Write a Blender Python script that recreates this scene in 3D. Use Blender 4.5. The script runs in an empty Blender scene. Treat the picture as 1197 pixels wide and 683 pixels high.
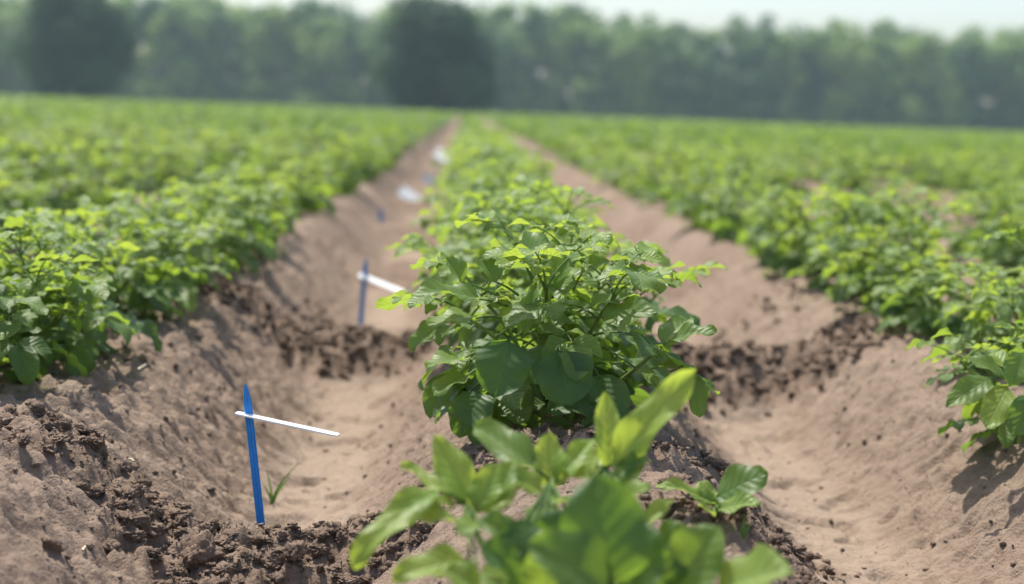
import bpy, math, random
import numpy as np
R = math.radians
C = bpy.context.scene.collection
scene = bpy.context.scene

# ------------------------------------------------------------------ layout
S = 0.90            # row spacing
XC = 0.20           # crest of the ridge in the middle
CAMZ = 0.71         # camera above the furrow floor
RIDGE = 0.23
FPX = 2000.0        # focal length in pixels of a 1197 px wide picture
PITCH, YAW, ROLL = R(6.02), R(1.8), R(2.1)

# ------------------------------------------------------------------ camera
cam = bpy.data.cameras.new('camera')
cam.sensor_width = 36.0
cam.lens = 36.0 * FPX / 1197.0
cam.clip_start = 0.05
cam.clip_end = 3000
cam.dof.use_dof = True
cam.dof.focus_distance = 2.42
cam.dof.aperture_fstop = 3.0
cam.dof.aperture_blades = 0
camo = bpy.data.objects.new('camera', cam)
C.objects.link(camo)
from mathutils import Matrix, Vector
Mc = (Matrix.Translation((0, 0, CAMZ)) @ Matrix.Rotation(-YAW, 4, 'Z')
      @ Matrix.Rotation(math.pi / 2 - PITCH, 4, 'X') @ Matrix.Rotation(ROLL, 4, 'Z'))
camo.matrix_world = Mc
scene.camera = camo

def at(px, py, Y):
    """the point of the place that stands Y metres down the rows on a given sight line"""
    d = Mc.to_3x3() @ Vector(((px - 598.5) / FPX, -(py - 341.5) / FPX, -1.0))
    k = Y / d.y
    return np.array((d.x * k, Y, CAMZ + d.z * k))

# ------------------------------------------------------------------ noise
def _h(ix, iy, seed):
    m = np.uint64(0xffffffff)
    h = (ix.astype(np.int64).astype(np.uint64) * np.uint64(374761393)
         + iy.astype(np.int64).astype(np.uint64) * np.uint64(668265263) + np.uint64(seed * 974634777 + 12345)) & m
    h = ((h ^ (h >> np.uint64(13))) * np.uint64(1274126177)) & m
    h = ((h ^ (h >> np.uint64(16))) * np.uint64(2246822519)) & m
    return ((h ^ (h >> np.uint64(15))) & m).astype(np.float64) / 4294967295.0

def gn(x, y, seed=0):
    x = np.asarray(x, float); y = np.asarray(y, float)
    xi = np.floor(x); yi = np.floor(y); fx = x - xi; fy = y - yi
    u = fx * fx * fx * (fx * (fx * 6 - 15) + 10); v = fy * fy * fy * (fy * (fy * 6 - 15) + 10)
    def g(dx, dy):
        a = _h(xi + dx, yi + dy, seed) * 6.2831853
        return np.cos(a) * (fx - dx) + np.sin(a) * (fy - dy)
    a = g(0, 0); b = g(1, 0); c = g(0, 1); d = g(1, 1)
    return 1.5 * ((a * (1 - u) + b * u) * (1 - v) + (c * (1 - u) + d * u) * v)

def fbm(x, y, seed=0, oct=3):
    s = 0; a = 1.0
    for o in range(oct):
        s = s + a * gn(x * 2 ** o, y * 2 ** o, seed + o * 17); a *= 0.5
    return s

def worley(x, y, seed=0):
    xi = np.floor(x); yi = np.floor(y)
    best = np.full(np.shape(x), 9.0); idv = np.zeros(np.shape(x))
    for dx in (-1, 0, 1):
        for dy in (-1, 0, 1):
            cx = xi + dx; cy = yi + dy
            px = cx + _h(cx, cy, seed); py = cy + _h(cx, cy, seed + 1)
            d = np.hypot(px - x, py - y)
            w = d < best
            best = np.where(w, d, best); idv = np.where(w, _h(cx, cy, seed + 2), idv)
    return best, idv

def sm(a, b, x):
    t = np.clip((x - a) / (b - a), 0, 1)
    return t * t * (3 - 2 * t)

# ------------------------------------------------------------------ the ground's height
DAMS = {-1: 2.42, 0: 2.06}
DAM_STEP = 2.12
def ground(x, y, fine=True):
    x = np.asarray(x, float); y = np.asarray(y, float)
    amp = sm(60, 20, y)
    wob = 0.022 * gn(y * 0.35, x * 0 + np.round((x - XC) / S) * 3.1, 5) * sm(2, 4, np.abs(y) + 1)
    q = (x - wob - XC) / S - 0.5
    k = np.round(q)                                  # furrow index - crossing at the crest
    t = np.abs(q - k) * 2                            # 0 furrow centre .. 1 crest
    prof = sm(0.08, 0.86, t)
    prof = prof ** 0.88
    z = RIDGE * prof
    # every furrow has its little dams of scraped up earth
    off = np.where(k == -1, DAMS[-1], np.where(k == 0, DAMS[0], 1.1 + 2.0 * _h(k, k * 0, 77)))
    j = np.round((y - off) / DAM_STEP)
    jit = np.where(j == 0, 0.0, 0.30 * (_h(k, j, 31) - 0.5))
    jit = np.where((j == 3) & (k == -1), -0.28, jit)
    jit = np.where((j == 1) & (k == -1), -0.17, np.where((j == 1) & (k == 0), -0.06, jit))
    dy = y - (off + j * DAM_STEP + jit)
    edge = 0.075 * fbm(x * 4.5, y * 4.5, 40, 3)
    bump = np.exp(-((dy + edge * 0.8) / (np.where(j > 1, 0.32, np.where(j > 0, 0.20, 0.165)) - 0.075 * sm(0.25, 0.8, t) * (j == 0))) ** 2)
    m = sm(0.22, 0.55, bump + 0.55 * edge) * sm(1.06, 0.62, t + 0.5 * edge)
    # darker patches further down the furrows, painting in the left one's shaded slope
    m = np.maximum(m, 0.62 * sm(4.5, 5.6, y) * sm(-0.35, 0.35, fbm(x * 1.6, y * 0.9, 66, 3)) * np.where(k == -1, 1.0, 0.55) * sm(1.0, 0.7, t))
    # loose earth dragged over the middle ridge's right flank
    ax, ay, bx, by = 0.20, 2.36, 0.56, 2.62
    pr = np.clip(((x - ax) * (bx - ax) + (y - ay) * (by - ay)) / ((bx - ax) ** 2 + (by - ay) ** 2), 0, 1)
    ds = np.hypot(x - ax - pr * (bx - ax), y - ay - pr * (by - ay))
    strip = sm(0.075, 0.03, ds + 0.5 * edge)
    m = np.maximum(m, strip)
    lev = np.where(j > 0, 0.135, 0.098) * bump * (0.9 + 0.25 * _h(k, j, 9))
    z = np.where(lev > 0, np.log(np.exp(z * 45) + np.exp(lev * 45) - 1) / 45, z)
    z = z + 0.018 * m * sm(0.2, 0.7, t)
    z = z + 0.012 * gn(x * 1.3, y * 0.8, 3)
    m = m * sm(-1, 0.5, y)
    if fine:
        near = sm(9, 4, y)
        slope = sm(0.12, 0.4, t)
        # crusted, rain-pitted slopes
        r = 0.0085 * fbm(x * 13 + y * 3, y * 9, 11, 3) + 0.0110 * fbm(x * 34 + 12 * y, y * 38, 13, 3)
        left = np.where((q - k) < 0, 1.35, 1.0)      # the face turned right is rougher
        z = z + r * (0.30 + 0.70 * slope * left) * near
        pits = sm(0.16, 0.52, gn(x * 9, y * 9, 51)) * (1 - slope)
        z = z - 0.016 * pits * near - 0.011 * sm(0.30, 0.62, gn(x * 21, y * 15, 53)) * near
        crest = sm(0.80, 0.98, t)
        w0, i0 = worley(x * 26, y * 26, 61)
        z = z + 0.0045 * crest * near * (1 - sm(0.1, 0.6, w0)) * (i0 > 0.45)
        mm = m * near
        w3, i3 = worley(x * 85, y * 85, 27)
        wx = x + .018 * gn(x * 34, y * 34, 81); wy = y + .018 * gn(x * 34, y * 34, 82)
        w1, i1 = worley(wx * 19, wy * 19, 21); w2, i2 = worley(wx * 44 + .35 * gn(x * 90, y * 90, 7), wy * 44, 25)
        bil = np.abs(fbm(wx * 22, wy * 22, 33, 4))
        cl = 0.022 * (0.55 - bil) + 0.022 * np.sqrt(np.clip(0.46 - w1 * w1, 0, 1)) * (0.25 + 0.9 * i1) + 0.007 * np.clip(0.5 - w2, 0, 1) * 2 * (i2 + .2) + 0.002 * (0.5 - w3) * i3
        z = z + mm * (cl - 0.012)
        w4, i4 = worley(x * 30 + 5, y * 26, 91)
        z = z + near * slope * (1 - mm) * 0.006 * np.clip(0.45 - w4, 0, 1) * 2.2 * (i4 > 0.5) * left
    return z, m

def gz(x, y):
    return float(ground(np.array([x]), np.array([y]), False)[0][0])

# ------------------------------------------------------------------ helpers
def mesh_np(name, V, F, mats, smooth=True, uv=None, attrs=None, fsize=4, matidx=None):
    me = bpy.data.meshes.new(name)
    V = np.ascontiguousarray(V, dtype=np.float32); F = np.ascontiguousarray(F, dtype=np.int32)
    me.vertices.add(len(V)); me.vertices.foreach_set('co', V.ravel())
    n = len(F)
    me.loops.add(n * fsize); me.loops.foreach_set('vertex_index', F.ravel())
    me.polygons.add(n)
    me.polygons.foreach_set('loop_start', np.arange(0, n * fsize, fsize, dtype=np.int32))
    me.polygons.foreach_set('use_smooth', np.full(n, smooth, dtype=bool))
    if matidx is not None:
        me.polygons.foreach_set('material_index', np.ascontiguousarray(matidx, dtype=np.int32))
    if uv is not None:
        l = me.uv_layers.new(name='UVMap')
        l.data.foreach_set('uv', np.ascontiguousarray(uv[F.ravel()], dtype=np.float32).ravel())
    for k, v in (attrs or {}).items():
        a = me.attributes.new(k, 'FLOAT', 'POINT')
        a.data.foreach_set('value', np.ascontiguousarray(v, dtype=np.float32))
    for m in (mats if isinstance(mats, (list, tuple)) else [mats]):
        me.materials.append(m)
    me.update(calc_edges=True)
    return me

def link(name, me, parent=None, loc=None):
    o = bpy.data.objects.new(name, me); C.objects.link(o)
    if parent is not None: o.parent = parent
    if loc is not None: o.location = loc
    return o

def tag(o, label=None, cat=None, group=None, kind=None):
    if label: o['label'] = label
    if cat: o['category'] = cat
    if group: o['group'] = group
    if kind: o['kind'] = kind
    return o

def thing(name, loc, label, cat, group=None, rz=0):
    o = bpy.data.objects.new(name, None); C.objects.link(o)
    o.empty_display_size = 0.05
    o.location = loc; o.rotation_euler = (0, 0, rz)
    return tag(o, label, cat, group)

def unit(v):
    v = np.asarray(v, float)
    return v / np.maximum(np.linalg.norm(v, axis=-1, keepdims=True), 1e-9)

class Geo:
    """collects quads; builds ONE mesh"""
    def __init__(s): s.V = []; s.F = []; s.UV = []; s.T = []; s.n = 0
    def add(s, V, F, uv=None, t=None):
        V = np.asarray(V, float).reshape(-1, 3)
        s.V.append(V); s.F.append(np.asarray(F, int).reshape(-1, 4) + s.n)
        s.UV.append(np.zeros((len(V), 2)) if uv is None else np.asarray(uv, float).reshape(-1, 2))
        s.T.append(np.zeros(len(V)) if t is None else np.broadcast_to(t, (len(V),)).astype(float))
        s.n += len(V)
    def mesh(s, name, mat, smooth=True):
        return mesh_np(name, np.concatenate(s.V), np.concatenate(s.F), mat, smooth,
                       np.concatenate(s.UV), {'tint': np.concatenate(s.T)})
    def tube(s, pts, r0, r1, n=6, t=0.5):
        pts = np.asarray(pts, float); m = len(pts)
        d = unit(np.gradient(pts, axis=0))
        ref = np.array((0.31, 0.17, 0.93)) if abs(d[0][2]) < 0.9 else np.array((1.0, 0.1, 0.0))
        a = unit(np.cross(d, ref)); b = np.cross(d, a)
        th = np.arange(n) * 2 * math.pi / n
        rr = np.linspace(r0, r1, m)[:, None, None]
        V = pts[:, None, :] + rr * (np.cos(th)[None, :, None] * a[:, None, :] + np.sin(th)[None, :, None] * b[:, None, :])
        i = np.arange(m - 1)[:, None] * n; j = np.arange(n)[None, :]; j2 = (j + 1) % n
        F = np.stack([i + j, i + j2, i + n + j2, i + n + j], -1).reshape(-1, 4)
        s.add(V, F, None, t)

# ------------------------------------------------------------------ materials
class NT:
    def __init__(s, name):
        s.m = bpy.data.materials.new(name); s.m.use_nodes = True
        s.t = s.m.node_tree; s.t.nodes.clear()
        s.out = s.n('ShaderNodeOutputMaterial')
    def n(s, typ, **kw):
        nd = s.t.nodes.new(typ)
        for k, v in kw.items(): setattr(nd, k, v)
        return nd
    def l(s, a, b): s.t.links.new(a, b)
    def set(s, sock, v):
        if hasattr(v, 'links') or isinstance(v, bpy.types.NodeSocket): s.l(v, sock)
        else: sock.default_value = v
    def math(s, op, a, b=0.0, clamp=False):
        nd = s.n('ShaderNodeMath', operation=op, use_clamp=clamp)
        s.set(nd.inputs[0], a); s.set(nd.inputs[1], b); return nd.outputs[0]
    def mix(s, f, a, b):
        nd = s.n('ShaderNodeMix', data_type='RGBA')
        s.set(nd.inputs[0], f)
        s.set(nd.inputs[6], a if not isinstance(a, tuple) else (*a, 1)); s.set(nd.inputs[7], b if not isinstance(b, tuple) else (*b, 1))
        return nd.outputs[2]
    def noise(s, scale, detail=3, vec=None, rough=0.55):
        nd = s.n('ShaderNodeTexNoise'); nd.inputs['Scale'].default_value = scale
        nd.inputs['Detail'].default_value = detail; nd.inputs['Roughness'].default_value = rough
        if vec is not None: s.l(vec, nd.inputs['Vector'])
        return nd.outputs['Fac']
    def ramp(s, fac, lo, hi):
        nd = s.n('ShaderNodeMapRange'); nd.inputs[1].default_value = lo; nd.inputs[2].default_value = hi
        s.set(nd.inputs[0], fac); return nd.outputs[0]
    def attr(s, name):
        return s.n('ShaderNodeAttribute', attribute_name=name).outputs['Fac']

def soil_material():
    k = NT('soil')
    P = k.n('ShaderNodeNewGeometry').outputs['Position']
    dam = k.attr('dam'); floor = k.attr('floor')
    big = k.noise(1.7, 3, P); mid = k.noise(14, 4, P); fin = k.noise(120, 4, P, 0.7)
    c = k.mix(k.ramp(mid, 0.35, 0.65), (0.195, 0.144, 0.104), (0.290, 0.220, 0.163))
    c = k.mix(k.ramp(big, 0.35, 0.7), c, (0.240, 0.176, 0.130))
    c = k.mix(k.math('MULTIPLY', floor, 0.75), c, (0.325, 0.252, 0.187))          # fine silt washed into the furrow
    # patchy crust
    vor = k.n('ShaderNodeTexVoronoi'); vor.inputs['Scale'].default_value = 55; k.l(P, vor.inputs['Vector'])
    c = k.mix(k.math('MULTIPLY', k.ramp(vor.outputs['Distance'], 0.25, 0.75), 0.22), c, (0.22, 0.150, 0.105))
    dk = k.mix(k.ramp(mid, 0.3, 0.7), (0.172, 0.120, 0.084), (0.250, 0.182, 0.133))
    c = k.mix(k.ramp(dam, 0.15, 0.75), c, dk)                                     # damp loose earth of the dams, painted slope shade further down
    c = k.mix(k.math('MULTIPLY', k.ramp(fin, 0.55, 0.85), 0.35), c, (0.50, 0.39, 0.29))
    c = k.mix(k.math('MULTIPLY', k.ramp(fin, 0.45, 0.2), 0.45), c, (0.15, 0.10, 0.07))
    h1 = k.noise(45, 5, P, 0.65); h2 = k.noise(230, 4, P, 0.7)
    hh = k.math('ADD', k.math('MULTIPLY', h1, 0.016), k.math('MULTIPLY', h2, 0.0036))
    b = k.n('ShaderNodeBump'); b.inputs['Strength'].default_value = 0.85; b.inputs['Distance'].default_value = 1.0
    k.l(hh, b.inputs['Height'])
    p = k.n('ShaderNodeBsdfPrincipled'); k.l(c, p.inputs['Base Color'])
    p.inputs['Roughness'].default_value = 0.95; p.inputs['Specular IOR Level'].default_value = 0.15
    k.l(b.outputs[0], p.inputs['Normal']); k.l(p.outputs[0], k.out.inputs[0])
    return k.m

def clod_material(name, lo, hi):
    k = NT(name)
    P = k.n('ShaderNodeNewGeometry').outputs['Position']
    c = k.mix(k.ramp(k.noise(30, 4, P), 0.35, 0.65), lo, hi)
    c = k.mix(k.math('MULTIPLY', k.ramp(k.noise(160, 3, P), 0.55, 0.8), 0.4), c, (0.42, 0.32, 0.24))
    b = k.n('ShaderNodeBump'); b.inputs['Strength'].default_value = 0.8; b.inputs['Distance'].default_value = 0.012
    k.l(k.noise(110, 5, P, 0.7), b.inputs['Height'])
    p = k.n('ShaderNodeBsdfPrincipled'); k.l(c, p.inputs['Base Color']); p.inputs['Roughness'].default_value = 0.95
    p.inputs['Specular IOR Level'].default_value = 0.15
    k.l(b.outputs[0], p.inputs['Normal']); k.l(p.outputs[0], k.out.inputs[0])
    return k.m

def leaf_material(name='potato_leaf', veins=True):
    k = NT(name)
    tint = k.attr('tint')
    geo = k.n('ShaderNodeNewGeometry')
    P = geo.outputs['Position']
    blot = k.noise(26, 2, P)
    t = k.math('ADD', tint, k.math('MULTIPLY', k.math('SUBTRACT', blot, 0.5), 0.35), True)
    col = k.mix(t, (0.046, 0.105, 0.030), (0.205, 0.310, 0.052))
    trn = k.mix(t, (0.190, 0.350, 0.030), (0.56, 0.68, 0.080))
    bump = None
    if veins:
        uv = k.n('ShaderNodeUVMap').outputs[0]
        sep = k.n('ShaderNodeSeparateXYZ'); k.l(uv, sep.inputs[0])
        u = sep.outputs[0]; v = k.math('ABSOLUTE', sep.outputs[1])
        mid = k.ramp(v, 0.075, 0.0)
        ph = k.math('FRACT', k.math('SUBTRACT', k.math('MULTIPLY', u, 6.5), k.math('MULTIPLY', k.math('POWER', v, 0.8), 1.7)))
        tri = k.math('ABSOLUTE', k.math('SUBTRACT', ph, 0.5))             # .5 on a side vein
        side = k.ramp(tri, 0.42, 0.5)
        vein = k.math('MAXIMUM', mid, k.math('MULTIPLY', side, 0.75))
        col = k.mix(k.math('MULTIPLY', vein, 0.6), col, (0.13, 0.22, 0.065))
        trn = k.mix(k.math('MULTIPLY', vein, 0.5), trn, (0.16, 0.24, 0.04))
        h = k.math('SUBTRACT', k.math('MULTIPLY', k.math('SUBTRACT', 0.5, tri), 1.0), k.math('MULTIPLY', mid, 0.4))
        h = k.math('ADD', h, k.math('MULTIPLY', k.noise(300, 2, P), 0.35))
        b = k.n('ShaderNodeBump'); b.inputs['Strength'].default_value = 0.5; b.inputs['Distance'].default_value = 0.0022
        k.l(h, b.inputs['Height']); bump = b.outputs[0]
    col = k.mix(k.math('MULTIPLY', geo.outputs['Backfacing'], 0.55), col, (0.155, 0.235, 0.085))   # paler underside
    p = k.n('ShaderNodeBsdfPrincipled'); k.l(col, p.inputs['Base Color'])
    p.inputs['Roughness'].default_value = 0.47; p.inputs['Specular IOR Level'].default_value = 0.45
    tr = k.n('ShaderNodeBsdfTranslucent'); k.l(trn, tr.inputs['Color'])
    if bump is not None: k.l(bump, p.inputs['Normal']); k.l(bump, tr.inputs['Normal'])
    mx = k.n('ShaderNodeMixShader'); mx.inputs[0].default_value = 0.45
    k.l(p.outputs[0], mx.inputs[1]); k.l(tr.outputs[0], mx.inputs[2]); k.l(mx.outputs[0], k.out.inputs[0])
    return k.m

def simple(name, col, rough=0.5, spec=0.5, var=0.0, scale=20, trans=0.0):
    k = NT(name)
    P = k.n('ShaderNodeNewGeometry').outputs['Position']
    c = k.mix(k.ramp(k.noise(scale, 3, P), 0.3, 0.7), tuple(x * (1 - var) for x in col), tuple(min(1, x * (1 + var)) for x in col))
    p = k.n('ShaderNodeBsdfPrincipled'); k.l(c, p.inputs['Base Color']); p.inputs['Roughness'].default_value = rough
    p.inputs['Specular IOR Level'].default_value = spec
    if trans:
        tr = k.n('ShaderNodeBsdfTranslucent'); k.l(c, tr.inputs['Color'])
        mx = k.n('ShaderNodeMixShader'); mx.inputs[0].default_value = trans
        k.l(p.outputs[0], mx.inputs[1]); k.l(tr.outputs[0], mx.inputs[2]); k.l(mx.outputs[0], k.out.inputs[0])
    else:
        k.l(p.outputs[0], k.out.inputs[0])
    return k.m

def tree_leaf(name, a, b):
    k = NT(name)
    c = k.mix(k.attr('tint'), a, b)
    p = k.n('ShaderNodeBsdfPrincipled'); k.l(c, p.inputs['Base Color']); p.inputs['Roughness'].default_value = 0.6
    p.inputs['Specular IOR Level'].default_value = 0.25
    tr = k.n('ShaderNodeBsdfTranslucent'); k.l(c, tr.inputs['Color'])
    mx = k.n('ShaderNodeMixShader'); mx.inputs[0].default_value = 0.3
    k.l(p.outputs[0], mx.inputs[1]); k.l(tr.outputs[0], mx.inputs[2]); k.l(mx.outputs[0], k.out.inputs[0])
    return k.m

M_SOIL = soil_material()
M_CLOD = clod_material('damp_clod', (0.178, 0.125, 0.088), (0.262, 0.190, 0.139))
M_PALECLOD = clod_material('dry_clod', (0.195, 0.146, 0.108), (0.30, 0.23, 0.175))
M_LEAF = leaf_material()
M_FARLEAF = leaf_material('field_leaf', False)
M_STEM = simple('potato_stem', (0.19, 0.27, 0.060), 0.45, 0.4, 0.35, 30, 0.15)
M_BARK = simple('bark', (0.09, 0.07, 0.055), 0.9, 0.2, 0.3, 3)
M_DARKTREE = tree_leaf('dark_tree_leaf', (0.016, 0.054, 0.020), (0.080, 0.150, 0.036))
M_WOOD = tree_leaf('wood_leaf', (0.045, 0.115, 0.032), (0.27, 0.38, 0.075))
M_BLUE = simple('blue_plastic', (0.018, 0.26, 0.68), 0.28, 0.55, 0.10, 60)
M_BLUEPALE = simple('worn_blue_plastic', (0.035, 0.27, 0.66), 0.22, 0.6, 0.12, 60)
M_WHITE = simple('white_plastic', (0.80, 0.80, 0.78), 0.35, 0.5, 0.03, 30)
M_STRAW = simple('dry_straw', (0.62, 0.52, 0.36), 0.6, 0.4, 0.2, 80)
M_BLADE = simple('weed_blade', (0.13, 0.24, 0.04), 0.4, 0.4, 0.25, 80, 0.35)

# ------------------------------------------------------------------ ground sheet
def axis(lo, hi, fine, mid=None):
    return np.arange(lo, hi, fine)
xs_f = np.arange(-1.15, 1.45, 0.0058)
xr = np.concatenate([np.arange(1.45, 6, 0.028), np.arange(6, 20, 0.1), np.arange(20, 60, 0.45), np.geomspace(60, 200, 24)])
xl = -np.concatenate([np.arange(1.15, 6, 0.028), np.arange(6, 20, 0.1), np.arange(20, 60, 0.45), np.geomspace(60, 200, 24)])[::-1]
xs = np.concatenate([xl, xs_f, xr])
ys = [-60, -20, -8, -4, -2, -1, -.4, 0, .3, .6, .85]
y = 1.0
while y < 330:
    ys.append(y)
    y += 0.02 if y < 1.45 else (0.006 if y < 3.3 else max(0.006, 0.006 * (1 + (y - 3.3) * 2.3)) if y < 90 else y * 0.03)
ys = np.array(ys)
X, Y = np.meshgrid(xs, ys)
Z = np.empty_like(X); D = np.empty_like(X)
B = 60
for i in range(0, len(ys), B):
    fine = ys[i] < 9.5
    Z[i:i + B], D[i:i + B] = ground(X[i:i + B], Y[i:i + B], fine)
qq = (X - XC) / S - 0.5
tt = np.abs(qq - np.round(qq)) * 2
FL = sm(0.30, 0.10, tt + 0.06 * gn(X * 6, Y * 6, 71))
nx, ny = len(xs), len(ys)
idx = np.arange(nx * ny).reshape(ny, nx)
F = np.stack([idx[:-1, :-1], idx[:-1, 1:], idx[1:, 1:], idx[1:, :-1]], -1).reshape(-1, 4)
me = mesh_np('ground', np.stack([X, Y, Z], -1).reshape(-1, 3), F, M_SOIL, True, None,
             {'dam': D.ravel(), 'floor': (FL * (1 - D)).ravel()})  # dam also carries the painted shade patches of the far furrows
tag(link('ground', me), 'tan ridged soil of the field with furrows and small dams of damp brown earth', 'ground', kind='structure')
del X, Y, Z, D, F, qq, tt, FL, idx

# ------------------------------------------------------------------ leaves
def leaflets(g, L, nu=8, nv=3, edge=True):
    """L: list of dicts pos, d, n, len, wid, fold, droop, tint, ph -> all of them added to g"""
    if not L: return
    N = len(L)
    f = lambda k: np.array([a[k] for a in L], float)
    pos, d, nn = f('pos'), unit(f('d')), f('n')
    side = unit(np.cross(nn, d)); nn = np.cross(d, side)
    ln, wd, fold, droop, tint, ph = (f(k)[:, None, None] for k in ('len', 'wid', 'fold', 'droop', 'tint', 'ph'))
    u = np.linspace(0, 1, nu + 1)[None, :, None]; v = np.linspace(-1, 1, 2 * nv + 1)[None, None, :]
    shp = u ** 0.52 * (1 - u) ** 0.56 * (1 - 0.22 * u); shp = shp / shp.max()
    hw = 0.5 * wd * np.maximum(shp, 0.02)
    hw = hw * (1 + 0.05 * np.sin(ph * 3 + u * 14) * (np.abs(v) > .9))
    th = droop * (u + 0.25 * u * u)
    cu = np.concatenate([np.zeros((N, 1, 1)), np.cumsum(0.5 * (np.cos(th)[:, 1:] + np.cos(th)[:, :-1]), 1) / nu], 1) * ln
    cz = -np.concatenate([np.zeros((N, 1, 1)), np.cumsum(0.5 * (np.sin(th)[:, 1:] + np.sin(th)[:, :-1]), 1) / nu], 1) * ln
    av = np.abs(v)
    yy = v * hw * np.cos(fold * (0.6 + 0.4 * av))
    zz = av * hw * np.sin(fold) * (1.25 - 0.45 * av)
    zz = zz + 0.014 * ln * np.sin(6.283 * (u * 6.5 - av ** .8 * 1.7) + 1.5) * np.sin(np.pi * np.minimum(av * 1.1, 1)) * (1 - u)
    zz = zz + 0.065 * ln * v * v * np.sin(6.283 * (1.7 * u) + ph + v)
    yb = 0.05 * ln * np.sin(ph) * u * u                     # a little sideways sweep
    px = cu + zz * np.sin(th); pz = cz + zz * np.cos(th); py = yy + yb
    px = np.broadcast_to(px, (N, nu + 1, 2 * nv + 1)); pz = np.broadcast_to(pz, px.shape); py = np.broadcast_to(py, px.shape)
    V = (pos[:, None, None] + px[..., None] * d[:, None, None] + py[..., None] * side[:, None, None] + pz[..., None] * nn[:, None, None])
    nc = 2 * nv + 1; per = (nu + 1) * nc
    i = np.arange(nu)[:, None] * nc; j = np.arange(nc - 1)[None, :]
    f0 = np.stack([i + j, i + nc + j, i + nc + j + 1, i + j + 1], -1).reshape(1, -1, 4)
    Fc = (np.arange(N)[:, None, None] * per + f0).reshape(-1, 4)
    uv = np.broadcast_to(np.stack(np.broadcast_arrays(u, v), -1), (N, nu + 1, nc, 2)).reshape(-1, 2)
    g.add(V, Fc, uv, np.repeat(np.array([a['tint'] for a in L]), per))

UP = np.array((0, 0, 1.0))
def lf(pos, d, n, ln, wid, rng, fold=None, droop=None, tint=0.4):
    return dict(pos=pos, d=d, n=n, len=ln, wid=wid, fold=rng.uniform(0.12, 0.55) if fold is None else fold,
                droop=rng.uniform(0.1, 0.9) if droop is None else droop, tint=min(1, max(0, tint)), ph=rng.uniform(0, 6.28))

def compound(rng, base, az, elev, length, tint, pairs=2, arch=1.1, size=1.0):
    """a potato leaf: arching stalk, pairs of side leaflets growing towards the tip, a bigger end leaflet"""
    h = np.array((math.cos(az), math.sin(az), 0))
    n = 7; p = np.array(base, float); pts = [p]
    e = elev
    dirs = []
    for i in range(n):
        dd = h * math.cos(e) + UP * math.sin(e)
        dirs.append(dd); p = p + dd * length / n; pts.append(p); e -= arch / n
    dirs.append(h * math.cos(e) + UP * math.sin(e))
    pts = np.array(pts)
    sd = np.cross(UP, h)
    out = []
    L0 = length * 0.52 * size
    dd = dirs[-1]; nn = np.cross(dd, sd)
    roll = rng.gauss(0, 0.35)
    out.append(lf(pts[-1], dd + sd * rng.gauss(0, .15), np.cross(dd, sd) + sd * roll, L0 * rng.uniform(.95, 1.2), L0 * rng.uniform(.68, .88), rng, tint=tint + rng.gauss(0, .08)))
    for k in range(pairs):
        f = 0.88 - k * 0.30
        i = min(n - 1, int(f * n)); pp = pts[i] + (pts[i + 1] - pts[i]) * (f * n - i)
        dd = dirs[i]; nn = np.cross(dd, sd)
        s = (0.86 - 0.16 * k)
        for sg in (-1, 1):
            a = rng.uniform(0.85, 1.25)
            d2 = dd * math.cos(a) + sg * sd * math.sin(a) + UP * rng.gauss(0.05, .18)
            n2 = nn + sg * sd * rng.gauss(-0.1, .3) + rng.gauss(0, .2) * dd
            q = pp + d2 * 0.006
            out.append(lf(q, d2, n2, L0 * s * rng.uniform(.85, 1.1), L0 * s * rng.uniform(.60, .80), rng, tint=tint + rng.gauss(0, .08)))
    for k in range(2):
        f = 0.72 - 0.3 * k; i = int(f * n); pp = pts[i]
        for sg in (-1, 1):
            d2 = dirs[i] * .4 + sg * sd
            out.append(lf(pp, d2, np.cross(dirs[i], sd), L0 * .24, L0 * .17, rng, tint=tint + .1))
    return dict(pts=pts, r=(0.0022 * size, 0.0011 * size), lfs=out, tint=tint)

def potato(rng, H=0.34, Rr=0.22, nst=7, nlf=6, size=1.0):
    stems, leaves = [], []
    a0 = rng.uniform(0, 6.28)
    for s in range(nst):
        inner = s < 2
        az = a0 + s * 6.283 / max(1, nst - 2) * (1 if not inner else 2.3) + rng.gauss(0, .25)
        reach = (0.35 if inner else rng.uniform(.55, .85)) * Rr
        hh = H * (rng.uniform(.82, .95) if inner else rng.uniform(.55, .82))
        h = np.array((math.cos(az), math.sin(az), 0))
        t = np.linspace(0, 1, 9)
        b = np.array((rng.gauss(0, .018), rng.gauss(0, .018), -0.015))
        pts = b + h * (reach * (0.25 * t + 0.75 * t ** 1.5))[:, None] + UP * ((hh - .03) * t ** 0.85)[:, None]
        pts[:, 0] += 0.008 * np.sin(t * 5 + a0 + s); pts[:, 1] += 0.008 * np.sin(t * 4 + 2 * s)
        stems.append((pts, 0.0048 * size, 0.0024 * size))
        for k in range(nlf):
            f = 0.18 + 0.78 * k / (nlf - 1)
            i = min(7, int(f * 8)); p = pts[i] + (pts[i + 1] - pts[i]) * (f * 8 - i)
            la = az + 2.39996 * k + rng.gauss(0, .3)
            # leaves swing outwards, away from the crowded middle
            out = math.atan2(math.sin(la) + 0.75 * math.sin(az), math.cos(la) + 0.75 * math.cos(az))
            young = max(0, (f - .55) / .45)
            ln = Rr * (0.58 - 0.15 * young + (-.08 if k == 0 else 0)) * rng.uniform(.85, 1.15) * size
            el = rng.uniform(.15, .5) + 0.55 * young
            leaves.append(compound(rng, p, out, el, ln, 0.10 + 0.42 * f + rng.gauss(0, .10), 2 if ln > .06 else 1, rng.uniform(.7, 1.3) * (1 - .3 * young)))
        for k in range(3):                                   # growing tip
            la = az + k * 2.2 + rng.gauss(0, .3)
            leaves.append(compound(rng, pts[-1], la, rng.uniform(.75, 1.2), Rr * rng.uniform(.30, .44) * size, 0.66 + rng.gauss(0, .12), 1, .8))
    return stems, leaves

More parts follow.
